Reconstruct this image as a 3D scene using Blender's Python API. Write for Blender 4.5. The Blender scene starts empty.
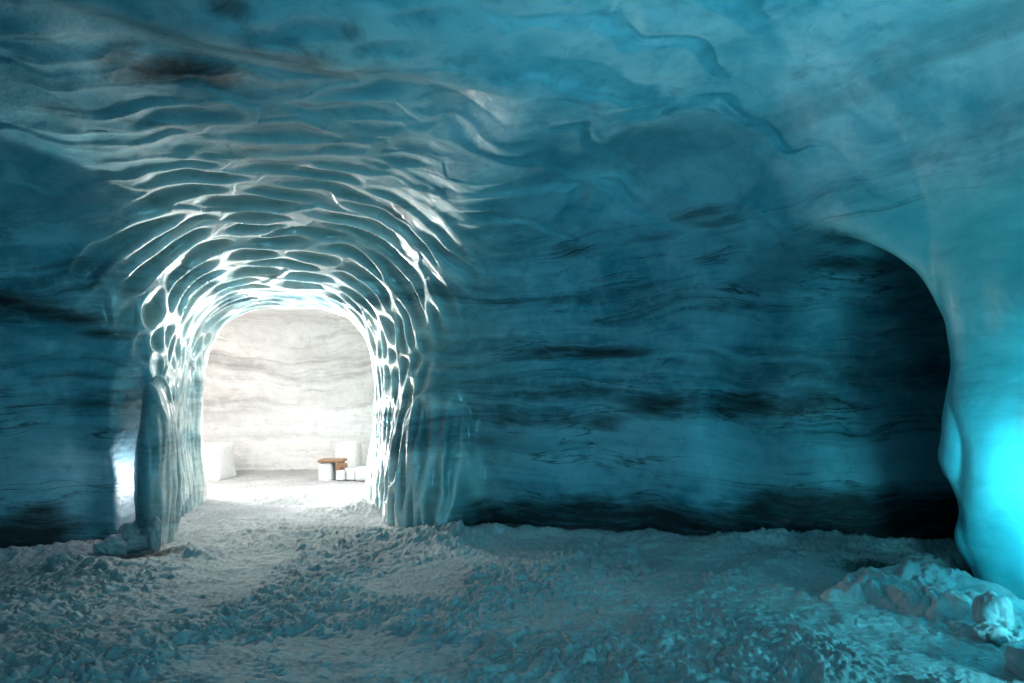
import bpy, bmesh, math, random
import numpy as np
from mathutils import Vector
random.seed(7)
sc = bpy.context.scene
COL = sc.collection

# ------------------------------------------------------------------ numpy noise
def _h(ix, iy, iz, seed):
    with np.errstate(over='ignore'):
        h = ix.astype(np.uint32)*np.uint32(374761393)+iy.astype(np.uint32)*np.uint32(668265263)+iz.astype(np.uint32)*np.uint32(2147483647)+np.uint32((seed*1274126177) & 0xFFFFFFFF)
        h ^= h >> np.uint32(13); h *= np.uint32(1274126177)
        h ^= h >> np.uint32(15); h *= np.uint32(2246822519)
        h ^= h >> np.uint32(16)
    return (h & np.uint32(0xFFFFFF)).astype(np.float32)*np.float32(1/16777215)

def vnoise(x, y, z, seed=0):
    """smooth value noise in -1..1"""
    x = np.asarray(x, np.float32); y = np.asarray(y, np.float32); z = np.asarray(z, np.float32)
    x, y, z = np.broadcast_arrays(x, y, z)
    fx = np.floor(x); fy = np.floor(y); fz = np.floor(z)
    tx = x-fx; ty = y-fy; tz = z-fz
    ix = fx.astype(np.int32); iy = fy.astype(np.int32); iz = fz.astype(np.int32)
    tx = tx*tx*tx*(tx*(tx*6-15)+10); ty = ty*ty*ty*(ty*(ty*6-15)+10); tz = tz*tz*tz*(tz*(tz*6-15)+10)
    r = 0
    for dx in (0, 1):
        wx = tx if dx else 1-tx
        for dy in (0, 1):
            wy = ty if dy else 1-ty
            for dz in (0, 1):
                wz = tz if dz else 1-tz
                r = r + wx*wy*wz*_h(ix+dx, iy+dy, iz+dz, seed)
    return r*2-1

def fbm(x, y, z, oct=3, seed=0, gain=0.5):
    a = 1.0; s = 0; n = 0
    for i in range(oct):
        s = s + a*vnoise(x*(2.03**i)+i*17.3, y*(2.03**i)-i*9.1, z*(2.03**i)+i*3.7, seed+i)
        n += a; a *= gain
    return s/n

def voro(u, v, seed=0, jit=0.85):
    """distance to the cell border of a jittered cell grid, and a cell value"""
    fu = np.floor(u); fv = np.floor(v)
    F1 = np.full(u.shape, 9.0, np.float32); F2 = F1.copy(); C = np.zeros(u.shape, np.float32)
    P1u = np.zeros(u.shape, np.float32); P1v = P1u.copy(); P2u = P1u.copy(); P2v = P1u.copy()
    z0 = np.zeros(u.shape, np.int64)
    for du in (-1, 0, 1):
        for dv in (-1, 0, 1):
            cu = (fu+du).astype(np.int64); cv = (fv+dv).astype(np.int64)
            pu = cu+0.5+jit*(_h(cu, cv, z0, seed)-0.5)+0.5*(cv % 2)*0.6
            pv = cv+0.5+jit*(_h(cu, cv, z0+1, seed)-0.5)
            d = np.hypot(u-pu, v-pv)
            n1 = d < F1
            n2 = (~n1) & (d < F2)
            F2 = np.where(n1, F1, np.where(n2, d, F2))
            P2u = np.where(n1, P1u, np.where(n2, pu, P2u)); P2v = np.where(n1, P1v, np.where(n2, pv, P2v))
            C = np.where(n1, _h(cu, cv, z0+2, seed), C)
            P1u = np.where(n1, pu, P1u); P1v = np.where(n1, pv, P1v)
            F1 = np.where(n1, d, F1)
    L = np.hypot(P2u-P1u, P2v-P1v)+1e-4
    return (F2*F2-F1*F1)/(2*L), C, v-P1v, u-P1u

def rcells(u, v, seed, k=9.0, jit=0.8, mask=None):
    """distance to a rounded cell border (smooth over the corners), cell value"""
    D = np.full(u.shape, 9.0, np.float32); C = np.zeros(u.shape, np.float32)
    ii = np.nonzero(mask)[0] if mask is not None else np.arange(len(u))
    u = u[ii]; v = v[ii]
    fu = np.floor(u).astype(np.int32); fv = np.floor(v).astype(np.int32)
    def pt(du, dv):
        cu = fu+du; cv = fv+dv; z0 = np.zeros_like(cu)
        return cu+0.5+jit*(_h(cu, cv, z0, seed)-0.5)+0.5*(cv & 1)*0.9, cv+0.5+jit*0.6*(_h(cu, cv, z0+1, seed)-0.5), _h(cu, cv, z0+2, seed)
    F = np.full(u.shape, 9.0, np.float32); pu = np.zeros_like(F); pv = np.zeros_like(F); c = np.zeros_like(F)
    nb = [(i, j) for i in (-2, -1, 0, 1, 2) for j in (-1, 0, 1)]
    P = [pt(*n) for n in nb]
    for (a, b, e) in P:
        d = np.hypot(u-a, v-b); m = d < F
        F = np.where(m, d, F); pu = np.where(m, a, pu); pv = np.where(m, b, pv); c = np.where(m, e, c)
    S = np.zeros_like(F)
    for (a, b, e) in P:
        L = np.hypot(a-pu, b-pv); ok = L > 1e-3; L = np.where(ok, L, 1)
        d = (((a+pu)/2-u)*(a-pu)+((b+pv)/2-v)*(b-pv))/L
        S += np.where(ok, np.exp(-k*np.minimum(d, 4)), 0)
    D[ii] = np.maximum(-np.log(np.maximum(S, 1e-9))/k, 0); C[ii] = c
    return D, C

def sstep(a, b, x):
    t = np.clip((x-a)/(b-a), 0, 1)
    return t*t*(3-2*t)

def rmax(a, b, r):
    return np.minimum(np.maximum(a, b), -r)+np.hypot(np.maximum(a+r, 0), np.maximum(b+r, 0))
def smin(a, b, k):
    h = np.maximum(k-np.abs(a-b), 0)/k
    return np.minimum(a, b)-h*h*k*0.25

# ------------------------------------------------------------------ the cave's hollow (negative = air)
WX = np.array([-9, -6.2, -5.2, -4.5, -4.0, -3.6, -3.0, -1.0, -0.5, 0.3, 1.2, 2.5, 4.0, 6.0, 9.0])
WY = np.array([4.2, 5.2, 5.8, 6.25, 6.65, 7.0, 7.3, 7.75, 7.8, 7.6, 7.35, 6.95, 6.75, 6.7, 6.7])
_wx = np.arange(-11, 11, 0.05); _wy = np.interp(_wx, WX, WY); _k = np.hanning(23); _k /= _k.sum()
WX, WY = _wx[11:-11], np.convolve(_wy, _k, 'valid')
DA = (-2.42, 7.3); DD = (-0.33, 0.944)
def door_coords(x, y):
    a = (x-DA[0])*DD[1]-(y-DA[1])*DD[0]
    t = (x-DA[0])*DD[0]+(y-DA[1])*DD[1]
    return a, t

def field(x, y, z):
    lo = fbm(x*0.55, y*0.55, z*0.8, 2, 5)*0.22
    yb = np.interp(x, WX, WY)
    # ledges of the strata: the wall steps in and out a little with height
    led = 0.05*vnoise(x*0.25, y*0.25, z*3.1+0.35*vnoise(x*0.7, y*0.7, 0.0, 3), 21)
    back = (y-yb)*0.97+lo*0.7+led-0.10*sstep(1.5, 0.2, z)
    # left fold: upper wall overhangs
    fold = sstep(2.45, 2.05, z+0.32*(x+4.8))*sstep(-3.75, -4.3, x)
    back = back-0.22*fold
    left = -(x+6.4)+lo
    xr = np.where(y < 5.2, 3.30+(5.2-y)*0.45, 3.30-(y-5.2)*0.85)
    waist = 0.16*np.exp(-((z-1.25)/0.55)**2)-0.20*sstep(0.8, 0.0, z)+0.10*sstep(1.55, 2.3, z)
    right = (x-xr)*0.86+waist+lo*0.35
    room = rmax(back, left, 1.2)
    room = rmax(room, right, 0.5)
    # the roof rises from the doorway towards the wide hall, and levels out to the right
    wl = sstep(3.2, -0.9, x)
    zr = 4.24+0.05*x; zl = 3.12+0.37*np.clip(7.0-y, -1, 4.2)
    zc = zr+(zl-zr)*wl+0.20*fbm(x*0.45, y*0.5, 0.0, 2, 9)+0.10*fbm(x*1.0, y*1.3, 0.0, 2, 19)*(1-0.6*wl)
    room = rmax(room, z-zc, 1.55-0.75*wl)
    room = np.maximum(room, -(y+2.2))
    # side passage running off to the right behind the pillar
    yf = yb+0.02-0.5*sstep(2.8, 1.2, x)
    pc = (5.32+yf)*0.5; hw = np.maximum((yf-5.32)*0.5, 0.3)
    side = np.abs(y-pc)-hw+lo*0.5+led
    side = rmax(side, z-(2.82+lo), 0.85)
    side = rmax(side, -(x-0.6), 0.4)
    f = smin(room, side, 0.32)
    # the doorway passage
    a, t = door_coords(x, y)
    fl = np.exp(-np.clip(t+0.05, 0, 9)/0.85)
    W = 1.10+np.where(a < 0, 0.20, 0.36)*fl+0.07*vnoise(t*1.6, z*0.9, 0.0, 31)-0.10*sstep(1.9, 2.7, t)
    W = W+0.07*sstep(1.3, 0.7, z)*np.where(a < 0, 0.3, -0.4)
    H = 2.60+0.56*fl+0.05*vnoise(t*1.3, a*0.8, 0.0, 33)
    fun = 0.3*np.log1p(np.exp(np.clip((0.25-t)/0.3, -20, 8)))
    W = W+0.18*fun; H = H+0.36*fun
    door = rmax(np.abs(a)-W, z-H, 0.85)
    door = np.maximum(door, -(t+2.4)); door = np.maximum(door, t-3.2)
    f = smin(f, door, 0.30)
    # smooth skirt of flowed ice on the right jamb, slab on the left jamb
    sk = np.hypot(np.hypot((a-1.66)/0.52, (t-0.10)/0.50), (z-0.1)/1.40)-1
    f = np.maximum(f, -sk*0.40) if False else -smin(-f, sk*0.42, 0.18)
    sl = np.hypot(np.hypot((a+1.24)/0.17, (t+0.04)/0.42), (z-0.55)/1.05)-1
    f = -smin(-f, sl*0.20, 0.08)
    # the groove left of that slab
    gx = x+3.80-0.10*(z-0.8)*0.6+0.04*vnoise(z*2.5, y, 0.0, 77)
    gr = np.hypot(np.hypot(gx/(0.11+0.04*np.clip(0.8-z, 0, 1)), (y-6.72)/0.42), (z-0.55)/0.98)-1
    f = smin(f, gr*0.17, 0.06)
    # the bright chamber beyond
    ch = np.maximum(np.abs(x+3.6)-4.8, 0)*1.0
    chy = np.maximum(y-(12.75+0.10*vnoise(x*0.6, 0.0, z*1.2, 41)+0.35*(x+3)*0.1), 9.55-y)
    chb = rmax(chy, np.abs(x+3.6)-4.8, 0.8)
    chb = rmax(chb, z-(2.80+0.08*vnoise(x*0.5, y*0.5, 0.0, 42)), 0.5)
    f = smin(f, chb, 0.35)
    return f.astype(np.float32)

def grad(p, e=0.01):
    x, y, z = p[:, 0], p[:, 1], p[:, 2]
    f1 = field(x+e, y-e, z-e); f2 = field(x-e, y-e, z+e); f3 = field(x-e, y+e, z-e); f4 = field(x+e, y+e, z+e)
    return np.stack([f1-f2-f3+f4, -f1-f2+f3+f4, -f1+f2-f3+f4], 1)/(4*e), (f1+f2+f3+f4)/4

def surface_nets(lo, hi, h):
    n = [int(round((hi[i]-lo[i])/h))+1 for i in range(3)]
    xs = [np.float32(lo[i]+h*np.arange(n[i])) for i in range(3)]
    # coarse pass first, then the fine one only where the surface is near
    B = 5; nb = [-(-k//B) for k in n]
    cx = [np.float32(lo[i]+h*(np.arange(nb[i])*B+(B-1)/2)) for i in range(3)]
    X, Y, Z = np.meshgrid(*cx, indexing='ij')
    Fc = field(X.ravel(), Y.ravel(), Z.ravel()).reshape(nb)
    F = np.repeat(np.repeat(np.repeat(Fc, B, 0), B, 1), B, 2)[:n[0], :n[1], :n[2]].copy()
    near = np.repeat(np.repeat(np.repeat(np.abs(Fc) < h*B*1.35+0.06, B, 0), B, 1), B, 2)[:n[0], :n[1], :n[2]]
    ni = np.nonzero(near)
    F[ni] = field(xs[0][ni[0]], xs[1][ni[1]], xs[2][ni[2]])
    F[:, :, -1] = np.abs(F[:, :, -1])+0.01
    F[0] = np.abs(F[0])+0.01; F[-1] = np.abs(F[-1])+0.01
    F[:, 0] = np.abs(F[:, 0])+0.01; F[:, -1] = np.abs(F[:, -1])+0.01
    S = F < 0
    cnt = np.zeros([k-1 for k in n], np.int8)
    for dx in (0, 1):
        for dy in (0, 1):
            for dz in (0, 1):
                cnt += S[dx:n[0]-1+dx, dy:n[1]-1+dy, dz:n[2]-1+dz]
    act = (cnt > 0) & (cnt < 8)
    idx = -np.ones(act.shape, np.int64); ii = np.argwhere(act); idx[act] = np.arange(len(ii))
    acc = np.zeros((len(ii), 3), np.float32); num = np.zeros(len(ii), np.float32)
    cs = [(0,0,0),(1,0,0),(0,1,0),(1,1,0),(0,0,1),(1,0,1),(0,1,1),(1,1,1)]
    for i0 in range(8):
        for i1 in range(i0+1, 8):
            c0, c1 = cs[i0], cs[i1]
            if sum(abs(c0[k]-c1[k]) for k in range(3)) != 1: continue
            f0 = F[ii[:,0]+c0[0], ii[:,1]+c0[1], ii[:,2]+c0[2]]; f1 = F[ii[:,0]+c1[0], ii[:,1]+c1[1], ii[:,2]+c1[2]]
            m = (f0 < 0) != (f1 < 0)
            tt = np.where(m, f0/np.where(m, f0-f1, 1), 0)
            for k in range(3):
                acc[:, k] += np.where(m, c0[k]+tt*(c1[k]-c0[k]), 0)
            num += m
    V = (ii+acc/np.maximum(num, 1)[:, None])*h+np.array(lo, np.float32)
    Q = []
    for ax in range(3):
        b, c = (ax+1) % 3, (ax+2) % 3
        sl0 = [slice(None)]*3; sl1 = [slice(None)]*3
        sl0[ax] = slice(0, n[ax]-1); sl1[ax] = slice(1, n[ax])
        sl0[b] = sl1[b] = slice(1, n[b]-1); sl0[c] = sl1[c] = slice(1, n[c]-1)
        s0 = S[tuple(sl0)]; s1 = S[tuple(sl1)]
        for flip in (False, True):
            e = np.argwhere((s0 & ~s1) if not flip else (~s0 & s1))
            if not len(e): continue
            e = e.copy(); e[:, b] += 1; e[:, c] += 1
            def cell(db, dc):
                q = e.copy(); q[:, b] -= db; q[:, c] -= dc
                return idx[q[:,0], q[:,1], q[:,2]]
            q = np.stack([cell(1,1), cell(0,1), cell(0,0), cell(1,0)], 1)
            # s0 is air, s1 ice: the face must look back towards the air
            Q.append(q[:, ::-1] if not flip else q)
    Q = np.concatenate(Q)
    return V.astype(np.float32), Q

def np_mesh(name, V, Q):
    me = bpy.data.meshes.new(name)
    me.vertices.add(len(V)); me.vertices.foreach_set('co', V.astype(np.float32).ravel())
    k = Q.shape[1]
    me.loops.add(Q.size); me.loops.foreach_set('vertex_index', Q.astype(np.int32).ravel())
    me.polygons.add(len(Q)); me.polygons.foreach_set('loop_start', (np.arange(len(Q))*k).astype(np.int32))
    me.polygons.foreach_set('loop_total', np.full(len(Q), k, np.int32))
    me.update(calc_edges=True)
    return me

def read_mesh(me):
    V = np.empty(len(me.vertices)*3, np.float32); me.vertices.foreach_get('co', V)
    Q = np.empty(len(me.loops), np.int32); me.loops.foreach_get('vertex_index', Q)
    return V.reshape(-1, 3), Q.reshape(-1, 4)

# ------------------------------------------------------------------ materials
def new_mat(name):
    m = bpy.data.materials.new(name); m.use_nodes = True
    nt = m.node_tree; b = nt.nodes['Principled BSDF']
    return m, nt, b
def N(nt, kind, **kw):
    n = nt.nodes.new(kind)
    for k, v in kw.items(): setattr(n, k, v)
    return n
def noise(nt, vec, scale, detail=4, rough=0.55, dist=0.0):
    n = N(nt, 'ShaderNodeTexNoise'); n.inputs['Scale'].default_value = scale
    n.inputs['Detail'].default_value = detail; n.inputs['Roughness'].default_value = rough
    n.inputs['Distortion'].default_value = dist
    nt.links.new(vec, n.inputs['Vector']); return n.outputs['Fac']
def mapping(nt, vec, scale, loc=(0,0,0)):
    n = N(nt, 'ShaderNodeMapping'); n.inputs['Scale'].default_value = scale; n.inputs['Location'].default_value = loc
    nt.links.new(vec, n.inputs['Vector']); return n.outputs['Vector']
def ramp(nt, fac, stops, interp='LINEAR'):
    n = N(nt, 'ShaderNodeValToRGB'); cr = n.color_ramp; cr.interpolation = interp
    while len(cr.elements) < len(stops): cr.elements.new(0.5)
    for e, (p, c) in zip(cr.elements, stops):
        e.position = p; e.color = (c, c, c, 1) if not isinstance(c, tuple) else (*c, 1)
    nt.links.new(fac, n.inputs['Fac']); return n.outputs['Color']
def mix(nt, fac, a, b, mode='MIX'):
    n = N(nt, 'ShaderNodeMix', data_type='RGBA', blend_type=mode)
    for s, v in ((n.inputs[0], fac), (n.inputs[6], a), (n.inputs[7], b)):
        if isinstance(v, (int, float)): s.default_value = v
        elif isinstance(v, tuple): s.default_value = (*v, 1)
        else: nt.links.new(v, s)
    return n.outputs[2]
def math_(nt, op, a, b=0.0):
    n = N(nt, 'ShaderNodeMath', operation=op)
    for s, v in ((n.inputs[0], a), (n.inputs[1], b)):
        if isinstance(v, (int, float)): s.default_value = v
        else: nt.links.new(v, s)
    return n.outputs[0]
def bump(nt, h, strength, dist, b):
    n = N(nt, 'ShaderNodeBump'); n.inputs['Strength'].default_value = strength; n.inputs['Distance'].default_value = dist
    nt.links.new(h, n.inputs['Height']); nt.links.new(n.outputs[0], b.inputs['Normal']); return n

def ice_material(name, pale, deep, ash, ash_amt=1.0, rough=0.24, sss=0.0, coat=0.0):
    m, nt, b = new_mat(name)
    geo = N(nt, 'ShaderNodeTexCoord').outputs['Object']
    # strata follow warped height
    warp = noise(nt, mapping(nt, geo, (0.45, 0.45, 0.5)), 1.0, 3, 0.5)
    sep = N(nt, 'ShaderNodeSeparateXYZ'); nt.links.new(geo, sep.inputs[0])
    zz = math_(nt, 'ADD', sep.outputs[2], math_(nt, 'MULTIPLY', warp, 0.75))
    comb = N(nt, 'ShaderNodeCombineXYZ')
    nt.links.new(math_(nt, 'MULTIPLY', sep.outputs[0], 0.22), comb.inputs[0])
    nt.links.new(math_(nt, 'MULTIPLY', sep.outputs[1], 0.22), comb.inputs[1]); nt.links.new(zz, comb.inputs[2])
    lay = comb.outputs[0]
    zr = ramp(nt, math_(nt, 'MULTIPLY', sep.outputs[2], 0.2), [(0.54, 1.0), (0.66, 0.12)])
    broad = noise(nt, mapping(nt, lay, (1, 1, 2.0)), 1.3, 5, 0.6)
    fine = noise(nt, mapping(nt, lay, (1.6, 1.6, 11.0)), 1.7, 6, 0.68)
    cloud = noise(nt, mapping(nt, geo, (0.9, 0.9, 1.5)), 1.4, 4, 0.6, 0.6)
    c = mix(nt, ramp(nt, cloud, [(0.32, 0.0), (0.68, 1.0)]), deep, pale)
    ca = N(nt, 'ShaderNodeAttribute'); ca.attribute_name = 'clear'
    ta_ = N(nt, 'ShaderNodeAttribute'); ta_.attribute_name = 'teal'
    c = mix(nt, ca.outputs['Fac'], c, mix(nt, cloud, (0.13, 0.22, 0.22), (0.26, 0.36, 0.34)))
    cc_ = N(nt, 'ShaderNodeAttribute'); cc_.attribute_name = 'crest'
    c = mix(nt, cc_.outputs['Fac'], c, (0.66, 0.68, 0.66))  # whitened crests paint in the bright highlights along the ridges
    c = mix(nt, math_(nt, 'MULTIPLY', math_(nt, 'MAXIMUM', zr, 0.45), ramp(nt, broad, [(0.38, 0.75), (0.50, 0.0)])), c, tuple(k*0.35 for k in deep))
    # thin dark lines where ash fell on an old surface
    line = ramp(nt, fine, [(0.31, 1.0), (0.385, 0.5), (0.43, 0.0)])
    lmask = ramp(nt, noise(nt, mapping(nt, geo, (0.5, 0.5, 1.3), (3, 1, 4)), 1.1, 3), [(0.44, 0.0), (0.60, 1.0)])
    pl_ = ramp(nt, noise(nt, mapping(nt, lay, (1.2, 1.2, 5.0), (5, 2, 1)), 1.6, 6, 0.7), [(0.48, 0.0), (0.66, 0.32)])
    c = mix(nt, math_(nt, 'MULTIPLY', pl_, zr), c, tuple(min(1, k*1.35+0.06) for k in pale))
    c = mix(nt, math_(nt, 'MULTIPLY', math_(nt, 'MULTIPLY', math_(nt, 'MULTIPLY', line, lmask), math_(nt, 'SUBTRACT', 1.0, math_(nt, 'MULTIPLY', ca.outputs['Fac'], 0.9))), math_(nt, 'MULTIPLY', ramp(nt, math_(nt, 'MULTIPLY', sep.outputs[2], 0.2), [(0.58, 1.0), (0.70, 0.25)]), 0.92*ash_amt)), c, ash)
    zb = ramp(nt, math_(nt, 'MULTIPLY', zz, 0.25), [(0.20, 0.0), (0.27, 0.55), (0.36, 0.5), (0.41, 0.0)])
    c = mix(nt, math_(nt, 'MULTIPLY', zb, math_(nt, 'SUBTRACT', 1.0, ca.outputs['Fac'])), c, tuple(min(1, k*1.3+0.05) for k in pale))
    # thin ash seams, and the mottling of bubbly ice
    seam_n = noise(nt, mapping(nt, lay, (1.5, 1.5, 2.6), (9, 4, 2)), 1.0, 7, 0.55)
    seam = ramp(nt, math_(nt, 'ABSOLUTE', math_(nt, 'SUBTRACT', seam_n, 0.5)), [(0.0, 1.0), (0.004, 0.7), (0.013, 0.0)])
    seam_n2 = noise(nt, mapping(nt, lay, (1.8, 1.8, 3.4), (2, 8, 6)), 1.1, 7, 0.55)
    seam2 = ramp(nt, math_(nt, 'ABSOLUTE', math_(nt, 'SUBTRACT', seam_n2, 0.46)), [(0.0, 0.8), (0.005, 0.45), (0.022, 0.0)])
    gate = ramp(nt, noise(nt, mapping(nt, geo, (0.8, 0.8, 2.2), (7, 7, 7)), 1.5, 5, 0.7), [(0.44, 0.0), (0.56, 1.0)])
    sm_ = math_(nt, 'MULTIPLY', math_(nt, 'MAXIMUM', seam, seam2), math_(nt, 'MULTIPLY', gate, math_(nt, 'MULTIPLY', zr, math_(nt, 'SUBTRACT', 1.0, math_(nt, 'MAXIMUM', ca.outputs['Fac'], ta_.outputs['Fac'])))))
    c = mix(nt, math_(nt, 'MULTIPLY', sm_, 0.9*ash_amt), c, ash)
    mot = noise(nt, geo, 7.0, 6, 0.7, 0.3)
    c = mix(nt, math_(nt, 'MULTIPLY', math_(nt, 'MAXIMUM', zr, 0.3), ramp(nt, mot, [(0.50, 0.0), (0.70, 0.30)])), c, tuple(min(1, k*1.3+0.08) for k in pale))
    c = mix(nt, ramp(nt, mot, [(0.30, 0.35), (0.46, 0.0)]), c, tuple(k*0.5 for k in deep))
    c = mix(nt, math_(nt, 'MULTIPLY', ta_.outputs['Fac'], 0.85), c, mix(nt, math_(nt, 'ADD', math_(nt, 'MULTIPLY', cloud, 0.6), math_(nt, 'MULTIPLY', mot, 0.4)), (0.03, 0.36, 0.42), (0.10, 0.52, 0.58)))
    # soft ash smudges and painted fold shade, at the places stored in the mesh
    at = N(nt, 'ShaderNodeAttribute'); at.attribute_name = 'dirt_shade'
    patch = noise(nt, mapping(nt, lay, (5.0, 3.0, 8.0)), 1.2, 8, 0.72)
    d = math_(nt, 'ADD', at.outputs['Fac'], math_(nt, 'MULTIPLY', math_(nt, 'SUBTRACT', patch, 0.5), 1.5))
    dm = ramp(nt, d, [(0.36, 0.0), (0.60, 0.45), (0.95, 0.95)])
    c = mix(nt, dm, c, ash)
    nt.links.new(c, b.inputs['Base Color'])
    gr = noise(nt, geo, 90.0, 2, 0.6)
    rg = noise(nt, mapping(nt, geo, (1, 1, 1.6)), 3.0, 5, 0.65)
    nt.links.new(math_(nt, 'SUBTRACT', ramp(nt, rg, [(0.3, rough*0.9), (0.7, rough*1.6)]), math_(nt, 'SUBTRACT', math_(nt, 'MULTIPLY', ca.outputs['Fac'], 0.14), math_(nt, 'MULTIPLY', cc_.outputs['Fac'], 0.12))), b.inputs['Roughness'])
    b.inputs['IOR'].default_value = 1.36
    b.inputs['Specular IOR Level'].default_value = 0.6
    nt.links.new(math_(nt, 'ADD', math_(nt, 'MULTIPLY', ca.outputs['Fac'], coat), 0.04), b.inputs['Coat Weight']); b.inputs['Coat Roughness'].default_value = 0.16; b.inputs['Coat IOR'].default_value = 1.33
    if sss:
        b.inputs['Subsurface Weight'].default_value = sss
        b.inputs['Subsurface Radius'].default_value = (0.25, 0.8, 1.0)
        b.inputs['Subsurface Scale'].default_value = 0.06
    small = noise(nt, geo, 14.0, 5, 0.62)
    hgt = math_(nt, 'ADD', math_(nt, 'MULTIPLY', small, 1.0), math_(nt, 'MULTIPLY', gr, 0.12))
    hgt = math_(nt, 'ADD', hgt, math_(nt, 'MULTIPLY', fine, 0.3))
    bump(nt, hgt, 0.35, 0.02, b)
    return m

M_ICE = ice_material('blue_glacier_ice', (0.20, 0.42, 0.49), (0.035, 0.24, 0.31), (0.012, 0.014, 0.016), 1.0, 0.36, 0.35, 0.6)
M_CHAM = ice_material('pale_layered_ice', (0.80, 0.785, 0.765), (0.62, 0.595, 0.585), (0.40, 0.31, 0.25), 0.45, 0.5)

def snow_material(name, base, dark, grain=1.0):
    m, nt, b = new_mat(name)
    geo = N(nt, 'ShaderNodeTexCoord').outputs['Object']
    a = noise(nt, geo, 1.1, 5, 0.6); f = noise(nt, geo, 26.0, 6, 0.7); g = noise(nt, geo, 160.0, 3, 0.7)
    c = mix(nt, ramp(nt, a, [(0.35, 0.0), (0.65, 1.0)]), dark, base)
    c = mix(nt, ramp(nt, f, [(0.33, 0.6), (0.5, 0.0)]), c, tuple(k*0.6 for k in dark))
    at = N(nt, 'ShaderNodeAttribute'); at.attribute_name = 'dirt_shade'
    d = math_(nt, 'ADD', at.outputs['Fac'], math_(nt, 'MULTIPLY', math_(nt, 'SUBTRACT', f, 0.5), 1.2))
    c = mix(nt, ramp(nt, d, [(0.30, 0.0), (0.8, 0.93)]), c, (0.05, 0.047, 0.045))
    nt.links.new(c, b.inputs['Base Color'])
    b.inputs['Roughness'].default_value = 0.55; b.inputs['IOR'].default_value = 1.31
    h = math_(nt, 'ADD', math_(nt, 'MULTIPLY', f, 1.2), math_(nt, 'MULTIPLY', g, 0.5))
    bump(nt, h, 0.75*grain, 0.03, b)
    return m
M_SNOW = snow_material('trodden_snow', (0.66, 0.67, 0.68), (0.46, 0.47, 0.49))
M_BLOCK = snow_material('carved_white_snow', (0.85, 0.84, 0.82), (0.76, 0.75, 0.73), 0.3)

def chunk_material():
    m, nt, b = new_mat('frosted_ice_chunk')
    geo = N(nt, 'ShaderNodeTexCoord').outputs['Object']
    a = noise(nt, geo, 4.0, 5, 0.6)
    nt.links.new(mix(nt, ramp(nt, a, [(0.35, 0.0), (0.65, 1.0)]), (0.22, 0.30, 0.33), (0.42, 0.50, 0.53)), b.inputs['Base Color'])
    b.inputs['Roughness'].default_value = 0.28; b.inputs['IOR'].default_value = 1.31
    b.inputs['Subsurface Weight'].default_value = 0.4; b.inputs['Subsurface Scale'].default_value = 0.05
    bump(nt, noise(nt, geo, 22.0, 5, 0.65), 0.5, 0.015, b)
    return m
M_CHUNK = chunk_material()
def wood_material():
    m, nt, b = new_mat('orange_pine_wood')
    geo = N(nt, 'ShaderNodeTexCoord').outputs['Object']
    g = noise(nt, mapping(nt, geo, (1.2, 14, 14)), 3.0, 5, 0.6, 0.4)
    nt.links.new(mix(nt, g, (0.17, 0.085, 0.045), (0.29, 0.16, 0.09)), b.inputs['Base Color'])
    b.inputs['Roughness'].default_value = 0.5
    bump(nt, g, 0.3, 0.004, b)
    return m
M_WOOD = wood_material()

# ------------------------------------------------------------------ object helpers
def link(o, parent=None):
    COL.objects.link(o)
    if parent: o.parent = parent
    return o
def struct(o): o['kind'] = 'structure'
def tag(o, label, cat, group=None):
    o['label'] = label; o['category'] = cat
    if group: o['group'] = group

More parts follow.
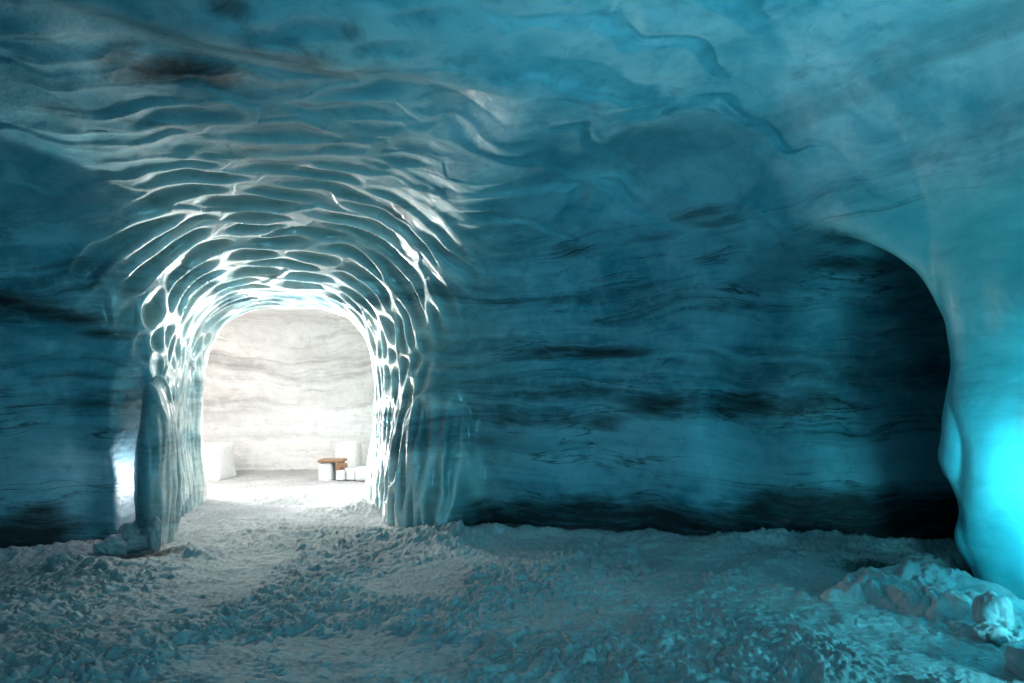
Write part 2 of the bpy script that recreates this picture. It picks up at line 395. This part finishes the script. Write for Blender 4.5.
# ------------------------------------------------------------------ ash smudges, dark patches and painted fold shade: x, y, z, rx, ry, rz, strength
SMUDGES_AND_SHADE = [(-2.65, 5.21, 3.95, 0.5, 0.22, 0.21, 0.9),
 (-2.85, 4.97, 3.95, 0.16, 0.19, 0.19, 0.8),
 (-2.3, 5.3, 3.91, 0.17, 0.2, 0.18, 0.8),
 (-1.49, 4.8, 3.85, 0.42, 0.29, 0.2, 0.5),
 (-1.8, 4.77, 3.86, 0.21, 0.28, 0.19, 0.5),
 (-1.86, 4.42, 3.99, 0.14, 0.15, 0.19, 0.7),
 (-3.51, 5.31, 3.72, 0.35, 0.25, 0.2, 0.45),
 (-3.3, 4.63, 3.93, 0.24, 0.48, 0.1, 0.35),
 (0.06, 5.05, 3.99, 0.09, 0.25, 0.21, 0.7),
 (0.35, 5.02, 4.03, 0.1, 0.24, 0.2, 0.6),
 (0.44, 5.17, 4.0, 0.15, 0.17, 0.19, 0.5),
 (2.26, 5.37, 3.99, 0.16, 0.44, 0.09, 0.9),
 (2.75, 5.04, 3.82, 0.13, 0.13, 0.2, 0.7),
 (2.86, 5.03, 3.7, 0.18, 0.43, 0.09, 0.5),
 (1.4, 5.85, 3.99, 0.07, 0.2, 0.21, 0.6),
 (0.56, 6.07, 3.76, 0.4, 0.95, 0.24, 0.35),
 (0.31, 6.41, 3.6, 0.11, 0.26, 0.24, 0.4),
 (1.82, 6.61, 3.2, 0.39, 0.41, 0.09, 0.8),
 (1.49, 6.9, 3.02, 0.35, 0.42, 0.11, 0.6),
 (0.61, 7.21, 2.97, 0.21, 0.46, 0.11, 0.7),
 (-0.13, 7.3, 2.98, 0.27, 0.44, 0.11, 0.35),
 (1.98, 6.49, 3.09, 0.29, 0.41, 0.09, 0.6),
 (3.26, 6.5, 2.68, 0.43, 0.19, 0.21, 0.8),
 (2.94, 6.12, 2.84, 0.45, 0.28, 0.19, 0.5),
 (0.95, 7.4, 1.9, 1.63, 0.41, 0.11, 0.85),
 (0.53, 7.54, 1.93, 0.77, 0.41, 0.12, 0.8),
 (1.52, 7.02, 1.34, 0.46, 0.41, 0.17, 0.95),
 (2.44, 7.01, 1.34, 0.56, 0.4, 0.19, 0.95),
 (3.02, 6.93, 1.39, 0.41, 0.42, 0.22, 0.8),
 (1.0, 7.31, 1.15, 0.27, 0.4, 0.13, 0.8),
 (0.2, 7.51, 1.18, 0.88, 0.41, 0.14, 0.75),
 (-0.36, 7.64, 0.93, 0.45, 0.42, 0.14, 0.4),
 (1.8, 6.9, 2.1, 0.22, 0.41, 0.1, 0.5),
 (-4.65, 6.26, 2.32, 0.37, 0.42, 0.11, 0.9),  # from here, shade line under the left fold, painted dark
 (-4.42, 6.4, 2.26, 0.33, 0.42, 0.11, 0.9),
 (-4.2, 6.56, 2.16, 0.27, 0.42, 0.11, 0.9),
 (-4.0, 6.71, 2.06, 0.22, 0.42, 0.11, 0.85),
 (-3.67, 6.53, 1.92, 0.11, 0.43, 0.12, 0.9),
 (-4.06, 6.66, 1.37, 0.34, 0.41, 0.18, 0.75),
 (-4.11, 6.66, 1.64, 0.39, 0.41, 0.1, 0.5),
 (-4.42, 6.39, 2.66, 0.56, 0.41, 0.09, 0.4),
 (-1.16, 7.1, 3.33, 0.16, 0.18, 0.19, 0.7),
 (-1.77, 6.82, 3.44, 0.3, 0.4, 0.09, 0.4),
 (2.72, 5.57, 3.22, 0.24, 0.42, 0.1, 0.35),
 (-2.34, 6.09, 3.63, 0.22, 0.17, 0.2, 0.45),
 (-2.99, 5.64, 3.72, 0.33, 0.44, 0.09, 0.4),
 (-1.11, 4.68, 3.94, 0.14, 0.14, 0.19, 0.5),
 (0.89, 4.75, 4.13, 0.1, 0.31, 0.2, 0.45),
 (0.72, 5.61, 3.92, 0.08, 0.53, 0.18, 0.25),
 (3.84, 6.76, 2.08, 0.59, 0.56, 0.43, 0.5),  # broad dark patch on the side passage wall
 (3.43, 6.93, 0.98, 0.71, 0.41, 0.18, 0.4),
 (1.36, 7.23, 0.7, 0.85, 0.4, 0.09, 0.35),
 (1.91, 6.92, 0.58, 0.81, 0.4, 0.1, 0.3),
 (0.84, 7.39, 1.49, 0.97, 0.41, 0.11, 0.6),
 (2.72, 6.93, 1.88, 0.61, 0.41, 0.11, 0.6),
 (0.09, 7.53, 2.48, 0.88, 0.41, 0.1, 0.45)]
# ------------------------------------------------------------------ the ice shell
V, Q = surface_nets((-7.0, -2.6, -0.35), (7.4, 13.4, 4.95), 0.06)
me = np_mesh('net', V, Q)
tmp = bpy.data.objects.new('net', me); COL.objects.link(tmp)
sm = tmp.modifiers.new('s', 'SUBSURF'); sm.levels = 2; sm.render_levels = 2
dg = bpy.context.evaluated_depsgraph_get()
me2 = bpy.data.meshes.new_from_object(tmp.evaluated_get(dg))
V, Q = read_mesh(me2)
bpy.data.objects.remove(tmp); bpy.data.meshes.remove(me); bpy.data.meshes.remove(me2)
g, f0 = grad(V); L = np.linalg.norm(g, axis=1)+1e-6
V -= (g*(np.clip(f0/L, -0.05, 0.05)/L)[:, None])
nrm = -g/L[:, None]
x, y, z = V.T.copy()
a, t = door_coords(x, y)
# coordinates round the doorway: s runs round the arch, q runs outwards through the passage
zc = 1.75
r = np.hypot(a, np.maximum(z-zc, 0))
r = np.where(z < zc, np.abs(a), r)
ang = np.arctan2(a, np.maximum(z-zc, 1e-4))
s = np.where(z < zc, np.sign(a)*(math.pi/2*1.35+(zc-z)), ang*1.35)
q = t-1.45*np.log(np.maximum(r, 0.3)/1.2)
wq = 0.10*fbm(x*2.2, y*2.2, z*2.2, 2, 51); ws = 0.25*fbm(x*1.3, y*1.3, z*1.3, 2, 53)
lim = np.where(a > 0, 1.50+0.38*sstep(1.55, 1.2, z), 1.42-0.22*sstep(1.9, 1.4, z)); lim = lim+(2.15-lim)*sstep(1.9, 2.9, z)
near = sstep(lim+0.35, lim-0.25, r)*sstep(-1.6, -0.5, t)*sstep(3.2, 2.4, t)
low = sstep(1.45, 1.15, z+0.1*vnoise(x*3, y*3, 0, 4))
roof = sstep(0.45, -0.9, x+0.25*(z-3))*sstep(2.45, 2.8, z)*(1-near)*sstep(1.0, 3.0, y)
roof *= sstep(-4.2, -2.7, x)*(0.6+0.4*sstep(4.7, 5.4, y))
roof *= 0.45+0.55*sstep(-0.35, 0.15, fbm(x*0.5, y*0.5, z*0.5, 2, 71))
jig = 0.05*fbm(x*6, y*6, z*6, 2, 55)
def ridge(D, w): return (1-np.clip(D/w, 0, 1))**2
# cells beside the opening: wide over the lintel, tall and narrow low on the jambs
D1, c1 = rcells((s+ws)/(0.62+0.30*sstep(1.6, 2.6, z))+jig, (q+wq)/0.25+jig, 61, 7, mask=near > 0)
D2, c2 = rcells((s+ws)/0.95+jig, (q+wq*0.5)/0.15+jig, 63, 7, mask=(near > 0) & (low > 0))
DB, c3 = rcells((x+ws*1.2+0.10*y)/1.05+jig, (z-y+wq*1.3+0.05*x)/0.30+jig, 65, 6, mask=roof > 0)
A1 = ridge(D1, 0.34)*(0.6+0.4*c1); A2 = ridge(D2, 0.40)*(0.6+0.4*c2)*(1+0.5*(a > 0)); B1 = ridge(DB, 0.42)*(0.5+0.5*c3)
amp_n = 0.085*near*(1-0.55*sstep(0.9, 2.4, t))
amp_n = amp_n*np.where((a < 0) & (t < -0.05) & (z < 2.2), sstep(-0.6, 0.15, t), 1)
C1d, C1c, C1v, C1u = voro((x+1.2*ws+0.35*vnoise(x*0.8,y*0.8,z*0.8,81))/1.7, (z-y+0.25*x+wq*3)/0.75, 83, 0.95)
tongue = (0.5+0.9*C1v)*sstep(0.0, 0.16, C1d)*(0.4+0.6*C1c)
disp = amp_n*((1-low)*A1+low*(0.35*A1+0.60*A2)) + 0.060*roof*B1
wide = sstep(2.5, 3.2, z)*(1-0.8*roof)*(1-near)
disp += wide*tongue*(0.045*sstep(3.4, 2.4, x)+0.060*sstep(2.6, 1.4, x))*(0.4+0.6*sstep(-0.4, 1.0, x))
crest = np.clip(near*((1-low)*A1**2+low*A2**2*0.9)*(1.2+0.5*fbm(x*4, y*4, z*4, 2, 98))+roof*B1**2*(0.7+0.5*fbm(x*3, y*3, z*3, 2, 99)), 0, 1)*sstep(3.2, 2.0, t)  # where ridge highlights are painted pale
pz = sstep(2.4, 3.0, x)*sstep(6.0, 5.5, y)*sstep(2.9, 2.0, z)
fold = np.abs(vnoise((x-y)*2.6+0.5*vnoise(x*2, y*2, z*1.2, 97), z*0.55, 0.0, 95))
disp += pz*(0.10*(fold-0.35)*sstep(1.7, 0.6, z)+0.03*vnoise(x*4, y*4, z*2.4, 96))
mid = fbm(x*1.6, y*1.6, z*2.6, 3, 91)
disp += 0.022*mid*sstep(0.0, 0.8, z)*(1-near)
disp += 0.004*fbm(x*5, y*5, z*9, 2, 93)
V = V+nrm*disp[:, None]
gz = np.hypot(np.hypot((x+3.82)/0.17, (y-6.80)/0.5), (z-0.55)/1.25)
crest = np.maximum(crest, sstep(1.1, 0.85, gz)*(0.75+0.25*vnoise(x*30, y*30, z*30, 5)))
disp2 = 0.010*sstep(1.1, 0.85, gz)*np.abs(vnoise(x*14, y*14, z*14, 15))+0.006*sstep(1.1, 0.85, gz)*np.abs(vnoise(x*30, y*30, z*24, 16))
V = V+nrm*disp2[:, None]
# ash stains, plus the shade painted along the left fold
dirt_shade = np.zeros(len(V), np.float32)
for (sx, sy, sz, rx, ry, rz, k) in SMUDGES_AND_SHADE:
    rx *= 1.5; k *= 0.55 if (sz > 3.3 and sx > -0.5) else 1.0
    e = ((V[:,0]-sx)/rx)**2+((V[:,1]-sy)/ry)**2+((V[:,2]-sz)/rz)**2
    dirt_shade = np.maximum(dirt_shade, k*np.exp(-e))
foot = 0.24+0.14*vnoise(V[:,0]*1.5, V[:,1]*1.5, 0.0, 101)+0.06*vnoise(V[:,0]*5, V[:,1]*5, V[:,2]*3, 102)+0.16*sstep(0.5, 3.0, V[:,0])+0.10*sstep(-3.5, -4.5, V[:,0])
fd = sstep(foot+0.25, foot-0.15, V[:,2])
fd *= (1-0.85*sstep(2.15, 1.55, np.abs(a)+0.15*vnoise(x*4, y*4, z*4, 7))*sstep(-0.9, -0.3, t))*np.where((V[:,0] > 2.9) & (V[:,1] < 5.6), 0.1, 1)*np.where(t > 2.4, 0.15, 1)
dirt_shade = np.maximum(dirt_shade, fd*0.95)
clear = (sstep(3.0, 1.4, r+0.25*ws+0.6*sstep(1.3, 2.0, -a)+1.4*sstep(1.1, 1.4, -a)*sstep(2.3, 1.7, z))*sstep(-3.5, -0.5, t)*(1-sstep(1.3, 0.8, gz))).astype(np.float32)
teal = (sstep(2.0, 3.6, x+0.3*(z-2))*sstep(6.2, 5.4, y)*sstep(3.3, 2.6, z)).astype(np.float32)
# region of each face
fc = V[Q].mean(1)
fa, ft = door_coords(fc[:,0], fc[:,1])
fr = np.where(fc[:,2] < zc, np.abs(fa), np.hypot(fa, fc[:,2]-zc))
reg = np.zeros(len(Q), np.int8)                                    # 0 wall
reg[fc[:,2] > 3.0+0.12*vnoise(fc[:,0]*0.8, fc[:,1]*0.8, 0, 3)] = 1                                              # 1 roof
reg[(fc[:,0] > 2.75) & (fc[:,1] < 5.75) & (fc[:,2] < 2.55+0.3*(fc[:,0]-3.4))] = 4               # 4 pillar
reg[(fr < 1.85+0.1*vnoise(fc[:,0]*2, fc[:,1]*2, fc[:,2]*2, 3)) & (ft > -0.75) & (ft <= 2.35) & (fa > -1.72)] = 2                         # 2 arch
reg[(ft > 2.35) & (fc[:,1] > 8.6)] = 3                                             # 3 chamber
me = np_mesh('all', V, Q); vn = np.empty(len(V)*3, np.float32); me.vertex_normals.foreach_get('vector', vn); vn = vn.reshape(-1, 3).copy()
bpy.data.meshes.remove(me)
def piece(name, k, mat):
    f = Q[reg == k]; ids, inv = np.unique(f, return_inverse=True)
    me = np_mesh(name, V[ids], inv.reshape(f.shape))
    me.polygons.foreach_set('use_smooth', np.ones(len(f), bool))
    at = me.attributes.new('dirt_shade', 'FLOAT', 'POINT'); at.data.foreach_set('value', dirt_shade[ids])
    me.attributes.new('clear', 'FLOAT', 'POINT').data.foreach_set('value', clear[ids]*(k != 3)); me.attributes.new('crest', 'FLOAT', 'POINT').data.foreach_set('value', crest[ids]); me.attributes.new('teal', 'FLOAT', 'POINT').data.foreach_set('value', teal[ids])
    me.normals_split_custom_set_from_vertices(vn[ids].tolist())
    me.materials.append(mat)
    return link(bpy.data.objects.new(name, me))
struct(piece('cave_wall', 0, M_ICE)); struct(piece('cave_ceiling', 1, M_ICE))
tag(piece('ice_archway', 2, M_ICE), 'scalloped wet ice archway framing the bright doorway', 'archway')
struct(piece('chamber_wall', 3, M_CHAM))
tag(piece('ice_pillar', 4, M_ICE), 'glowing turquoise ice pillar at the mouth of the dark side passage', 'ice pillar')

# ------------------------------------------------------------------ snow floor
def steps(a, b, f):
    v = [a]
    while v[-1] < b: v.append(v[-1]+f(v[-1]))
    return np.array(v, np.float32)
ys = steps(-2.6, 13.6, lambda v: 0.10 if v < 3.0 else min(0.06, 0.0085*(v/3.4)**1.5))
xs = steps(-7.2, 7.4, lambda v: 0.0105 if -5.2 < v < 5.2 else 0.08)
X, Y = np.meshgrid(xs, ys, indexing='ij'); X = X.ravel(); Y = Y.ravel()
fz = field(X, Y, np.full_like(X, 0.25))
ta, tt = door_coords(X, Y)
indoor = sstep(-0.9, -0.3, tt)*sstep(1.9, 1.3, np.abs(ta))
def snow_h(X, Y, calm=1.0):
    big = 0.035*fbm(X*0.9, Y*0.9, 0, 2, 201)
    wx = X+0.05*vnoise(X*6, Y*6, 0, 7)+0.015*vnoise(X*21, Y*21, 0, 17); wy = Y+0.05*vnoise(X*6, Y*6, 3, 8)+0.015*vnoise(X*21, Y*21, 3, 18)
    n0 = fbm(wx*2.2, wy*3.6, 0, 2, 202)
    n1 = np.abs(vnoise(wx*5.5, wy*7, 0, 203)); n2 = np.abs(vnoise(wx*12, wy*14, 0, 207)); n3 = np.abs(vnoise(wx*25, wy*28, 0, 209))
    n4 = vnoise(wx*50, wy*50, 0, 219)
    amp = 0.35+0.65*sstep(-0.35, 0.4, fbm(X*1.3, Y*1.3, 0, 2, 211))
    return big+0.018*n0+amp*(0.030*n1+0.034*n2+0.032*n3+0.018*np.abs(n4))-0.030
Zf = snow_h(X, Y)
berm = np.exp(-((fz+0.42)/0.24)**2)*(1-indoor)*sstep(4.0, 5.5, Y)*(1-sstep(2.4, 2.9, X)*sstep(5.9, 5.4, Y))
bn = 0.55+0.45*fbm(X*1.7, Y*1.7, 0, 2, 221)
Zf = Zf+berm*(0.03+0.12*np.clip(bn, 0, 1))*(0.75+0.35*fbm(X*7, Y*7, 0, 2, 223))
Zf += 0.03*indoor*0
Zf = Zf*np.where(tt > 2.3, 0.6, 1)
nx, ny = len(xs), len(ys)
I = np.arange(nx*ny).reshape(nx, ny)
QF = np.stack([I[:-1,:-1], I[1:,:-1], I[1:,1:], I[:-1,1:]], -1).reshape(-1, 4)
me = np_mesh('ground', np.stack([X, Y, Zf], 1), QF)
me.polygons.foreach_set('use_smooth', np.ones(len(QF), bool))
fdirt_shade = sstep(-0.60, -0.12, fz+0.10*vnoise(X*3, Y*3, 0, 231))*(1-indoor)*0.95*np.where((X > 2.9) & (Y < 5.4), 0, 1)  # dirt along the wall foot, widened to paint in the berm's shade
fdirt_shade = np.maximum(fdirt_shade, 0.42*indoor*sstep(2.9, 3.3, tt))
me.attributes.new('dirt_shade', 'FLOAT', 'POINT').data.foreach_set('value', fdirt_shade.astype(np.float32))
me.materials.append(M_SNOW)
struct(link(bpy.data.objects.new('ground', me)))

# ------------------------------------------------------------------ lumps and blocks
def lump(name, loc, size, mat, sub=4, seed=0, rough=0.18, boxy=0.0, rot=0.0, fine=0.03, tilt=(0, 0)):
    bm = bmesh.new(); bmesh.ops.create_icosphere(bm, subdivisions=sub, radius=1.0)
    P = np.array([v.co[:] for v in bm.verts], np.float32)
    if boxy:
        m = np.abs(P).max(1, keepdims=True); P = P*(1-boxy)+boxy*P/m*0.86
    n = fbm(P[:,0]*1.2+seed*3.1, P[:,1]*1.2, P[:,2]*1.2, 3, 300+seed)
    cr = -np.abs(vnoise(P[:,0]*1.7+seed, P[:,1]*1.7, P[:,2]*1.7, 330+seed))
    f = fbm(P[:,0]*6+seed, P[:,1]*6, P[:,2]*6, 3, 360+seed)
    P = P*(1+rough*n+rough*0.6*cr+fine*f)[:, None]*np.array(size, np.float32)
    for v, p in zip(bm.verts, P): v.co = p
    me = bpy.data.meshes.new(name); bm.to_mesh(me); bm.free()
    me.polygons.foreach_set('use_smooth', np.ones(len(me.polygons), bool))
    me.materials.append(mat)
    o = link(bpy.data.objects.new(name, me)); o.location = loc; o.rotation_euler = (tilt[0], tilt[1], rot)
    return o
def at(px, py, d): return ((px-512)/683*d, d, 1.5-(py-389)/683*d)

# boulders at the foot of the left jamb
G = 'frozen boulders at the foot of the left jamb'
for i, (px, py, d, sz, lab) in enumerate([
    (112, 553, 6.25, (0.13, 0.12, 0.11), 'small round snowy boulder leftmost at the foot of the left jamb'),
    (136, 551, 6.45, (0.20, 0.15, 0.08), 'flat dark boulder lying lowest beside the doorway'),
    (131, 534, 6.5, (0.13, 0.12, 0.13), 'grey boulder resting behind the flat one under the bright groove'),
    (155, 534, 6.38, (0.085, 0.08, 0.15), 'tall narrow boulder standing closest to the doorway'),
    (60, 566, 5.75, (0.10, 0.08, 0.07), 'lone small snow clod on the drift by the dark left wall')]):
    p = at(px, py, d)
    tag(lump('ice_boulder', (p[0], p[1], max(p[2], sz[2]*0.55)), sz, M_SNOW, 5, 10+i, 0.40, 0.15, i*0.9), lab, 'boulder', G)
# heap of snow spilling from the pillar
def heap(name, cx, cy, parts, mat):
    xs = np.arange(cx-1.15, cx+1.15, 0.014, np.float32); ys = np.arange(cy-0.95, cy+0.95, 0.014, np.float32)
    X, Y = np.meshgrid(xs, ys, indexing='ij'); sh = X.shape; X = X.ravel(); Y = Y.ravel()
    wx = X+0.10*fbm(X*3, Y*3, 0, 2, 401); wy = Y+0.10*fbm(X*3, Y*3, 5, 2, 402)
    h = np.zeros_like(X)
    for (ax, ay, r, k) in parts:
        h = h+k*np.exp(-(((wx-ax)/r)**2+((wy-ay)/(r*0.8))**2)**1.3)
    m = sstep(0.01, 0.15, h)
    h = h*(0.85+0.4*fbm(X*3, Y*3, 0, 3, 405))
    h = h+m*(0.07*np.abs(vnoise(wx*4.5, wy*4.5, 0, 411))+0.075*np.abs(vnoise(wx*9, wy*9, 0, 412))+0.048*np.abs(vnoise(wx*19, wy*19, 0, 413))+0.008*vnoise(wx*40, wy*40, 0, 414))
    h = h*0.60-0.10*(1-m)
    I = np.arange(X.size).reshape(sh)
    Qh = np.stack([I[:-1,:-1], I[1:,:-1], I[1:,1:], I[:-1,1:]], -1).reshape(-1, 4)
    Qh = Qh[(h[Qh] > -0.09).any(1)]
    ids, inv = np.unique(Qh, return_inverse=True)
    me = np_mesh(name, np.stack([X-cx, Y-cy, h], 1)[ids], inv.reshape(Qh.shape))
    me.polygons.foreach_set('use_smooth', np.ones(len(me.polygons), bool)); me.materials.append(mat)
    o = link(bpy.data.objects.new(name, me)); o.location = (cx, cy, 0); return o
tag(heap('snow_heap', 3.1, 4.8, [(3.12, 4.95, 0.34, 0.17), (2.80, 4.88, 0.30, 0.17), (2.45, 4.98, 0.22, 0.10), (2.95, 4.5, 0.26, 0.11), (3.3, 4.5, 0.3, 0.10), (3.45, 4.95, 0.35, 0.06), (3.0, 5.2, 0.4, 0.10)], M_SNOW),
    'lumpy heap of loose snow piled against the turquoise pillar', 'snow heap')
tag(lump('ice_chunk', (2.93, 4.16, 0.15), (0.11, 0.11, 0.135), M_CHUNK, 5, 41, 0.30, 0.10, 0.5, 0.05), 'rounded ice chunk standing in front of the turquoise pillar', 'ice chunk')
tag(lump('ice_chunk', (2.84, 4.05, 0.055), (0.10, 0.09, 0.06), M_SNOW, 5, 43, 0.3, 0.1, 0.2, 0.04), 'low crusty snow chunk just under the rounded ice chunk', 'ice chunk')
tag(lump('ice_block', (2.86, 3.62, 0.04), (0.25, 0.18, 0.12), M_CHUNK, 5, 45, 0.16, 0.6, 0.5, 0.015), 'smooth clear ice block in the bottom right corner', 'ice block')
# chamber: low carved wall, carved seat with its wooden top, row of small blocks
def rbox(name, loc, dim, mat, rad=0.05, seed=0, amp=0.02, parent=None, rot=0.0, n=18):
    bm = bmesh.new(); bmesh.ops.create_cube(bm, size=1.0)
    bmesh.ops.scale(bm, vec=dim, verts=bm.verts)
    bmesh.ops.bevel(bm, geom=bm.edges[:], offset=rad, segments=4, affect='EDGES', profile=0.5)
    if amp:
        bmesh.ops.subdivide_edges(bm, edges=[e for e in bm.edges if e.calc_length() > max(dim)/n], cuts=6, use_grid_fill=True)
        for v in bm.verts:
            c = v.co*3.0; k = float(vnoise(np.array([c.x+seed]), np.array([c.y]), np.array([c.z]), 500+seed)[0])
            v.co += v.co.normalized()*amp*k
    me = bpy.data.meshes.new(name); bm.to_mesh(me); bm.free()
    me.polygons.foreach_set('use_smooth', np.ones(len(me.polygons), bool)); me.materials.append(mat)
    o = link(bpy.data.objects.new(name, me), parent); o.location = loc; o.rotation_euler = (0, 0, rot); return o
tag(rbox('snow_block', (-5.70, 11.6, 0.26), (1.75, 0.7, 0.62), M_BLOCK, 0.07, 1, 0.04), 'long low white snow block left of the doorway view inside the bright chamber', 'snow block')
tag(rbox('snow_block', (-2.86, 11.95, 0.27), (0.36, 0.5, 0.62), M_BLOCK, 0.06, 2, 0.03), 'upright white snow block behind the wooden bench', 'snow block')
bench = bpy.data.objects.new('bench', None); link(bench); bench.location = (-2.98, 11.35, 0)
tag(bench, 'small snow bench with an orange wooden plank on top in the bright chamber', 'bench')
rbox('base', (-0.085, 0.01, 0.12), (0.22, 0.32, 0.34), M_BLOCK, 0.05, 3, 0.02, bench)
rbox('seat', (0, 0, 0.315), (0.40, 0.36, 0.04), M_WOOD, 0.008, 0, 0, bench)
rbox('leg', (0.13, -0.02, 0.20), (0.07, 0.34, 0.175), M_WOOD, 0.008, 0, 0, bench)
rbox('side_board', (0.215, -0.17, 0.25), (0.14, 0.03, 0.075), M_WOOD, 0.006, 0, 0, bench)
labs = ['small rough snow block nearest the wooden bench', 'second small snow block in the row right of the bench', 'third small snow block in the row right of the bench', 'fourth small snow block in the row right of the bench', 'last small snow block in the row next to the right jamb']
for i in range(5):
    tag(rbox('small_snow_block', (-2.80+i*0.17, 11.2+0.03*(i % 2), 0.09+0.012*(i % 3)), (0.165, 0.17, 0.20), M_BLOCK, 0.03, 10+i, 0.03, None, 0.2*(i-2), 6), labs[i], 'snow block', 'row of small snow blocks beside the bench')

# ------------------------------------------------------------------ light
w = bpy.data.worlds.new('World'); sc.world = w; w.use_nodes = True
bg = w.node_tree.nodes['Background']; sky = w.node_tree.nodes.new('ShaderNodeTexSky'); sky.sky_type = 'NISHITA'; sky.sun_disc = False
sky.sun_elevation = math.radians(35); sky.sun_rotation = math.radians(20)
w.node_tree.links.new(sky.outputs[0], bg.inputs[0]); bg.inputs[1].default_value = 0.08
def aim(o, target):
    o.rotation_euler = (Vector(target)-o.location).to_track_quat('-Z', 'Y').to_euler()
def area(name, loc, target, sx, sy, power, col, spread=180):
    l = bpy.data.lights.new(name, 'AREA'); l.shape = 'RECTANGLE'; l.size = sx; l.size_y = sy; l.energy = power; l.color = col
    l.spread = math.radians(spread)
    o = link(bpy.data.objects.new(name, l)); o.location = loc; aim(o, target); return o
def point(name, loc, power, col, rad=0.08):
    l = bpy.data.lights.new(name, 'POINT'); l.energy = power; l.color = col; l.shadow_soft_size = rad
    o = link(bpy.data.objects.new(name, l)); o.location = loc; return o
WARM = (1.0, 0.965, 0.91)
def spot(name, loc, target, ang, power, col, rad=0.12, blend=0.5):
    l = bpy.data.lights.new(name, 'SPOT'); l.energy = power; l.color = col; l.shadow_soft_size = rad
    l.spot_size = math.radians(ang); l.spot_blend = blend
    o = link(bpy.data.objects.new(name, l)); o.location = loc; aim(o, target); return o
#LIGHTS
spot('chamber_spot', (-1.55, 10.4, 0.4), (-2.5, 7.3, 3.2), 62, 2400, WARM, 0.22, 0.8)
spot('chamber_spot', (-5.15, 10.3, 0.4), (-2.7, 7.4, 3.1), 62, 2500, WARM, 0.22, 0.8)
area('chamber_lamp', (-5.7, 10.3, 2.35), (-3.6, 8.0, 0.0), 1.2, 0.8, 132, (1.0, 0.95, 0.91))
area('chamber_lamp', (-1.3, 10.5, 2.35), (-3.0, 8.0, 0.0), 1.2, 0.8, 132, (1.0, 0.95, 0.91))
area('chamber_lamp', (-5.35, 9.95, 0.75), (-1.2, 7.7, 0.9), 0.5, 0.5, 90, WARM, 60)  # added low and out of view to light the right jamb
spot('pool_fill', (-3.3, 9.95, 2.66), (-2.0, 6.4, 0.0), 54, 430, (0.95, 1.0, 0.88), 0.08, 1.0)  # unseen spot added for the light pool before the doorway
point('groove_fill', (-3.775, 6.90, 0.60), 6, (1.0, 0.88, 0.93), 0.05)  # added source hidden in the groove to brighten its strip
area('foot_lamp', (3.28, 3.70, 0.60), (4.03, 4.35, 0.85), 0.6, 0.6, 58, (0.12, 0.78, 0.92), 116)
spot('foot_lamp', (3.35, 3.1, 0.36), (1.2, 4.4, 0.0), 125, 105, (0.14, 0.78, 0.92), 0.08, 0.8)  # extra unseen source added to rake light across the right floor
area('ceiling_fill', (2.3, 2.4, 0.35), (1.8, 3.5, 4.2), 0.8, 0.8, 46, (0.26, 0.82, 0.95), 90)  # unseen uplight added to brighten the ceiling on the right
area('rear_fill', (0.8, -1.4, 1.8), (-1.4, 7, 3.2), 2.0, 1.2, 44, (0.20, 0.74, 0.98), 88)  # soft blue fill added behind the camera, no real source there
#ENDLIGHTS

# ------------------------------------------------------------------ camera and render
cam = bpy.data.cameras.new('camera'); cam.sensor_width = 36; cam.lens = 24.01; cam.clip_end = 200; cam.clip_start = 0.05
cam.shift_y = (389-341.5)/1024
co = link(bpy.data.objects.new('camera', cam)); co.location = (0, 0, 1.5); co.rotation_euler = (math.pi/2, 0, 0)
sc.camera = co
sc.view_settings.view_transform = 'Standard'; sc.view_settings.look = 'None'; sc.view_settings.exposure = 0; sc.view_settings.gamma = 1
sc.render.engine = 'CYCLES'
sc.cycles.use_denoising = True
sc.cycles.max_bounces = 6; sc.cycles.diffuse_bounces = 4; sc.cycles.glossy_bounces = 3
sc.cycles.sample_clamp_indirect = 8
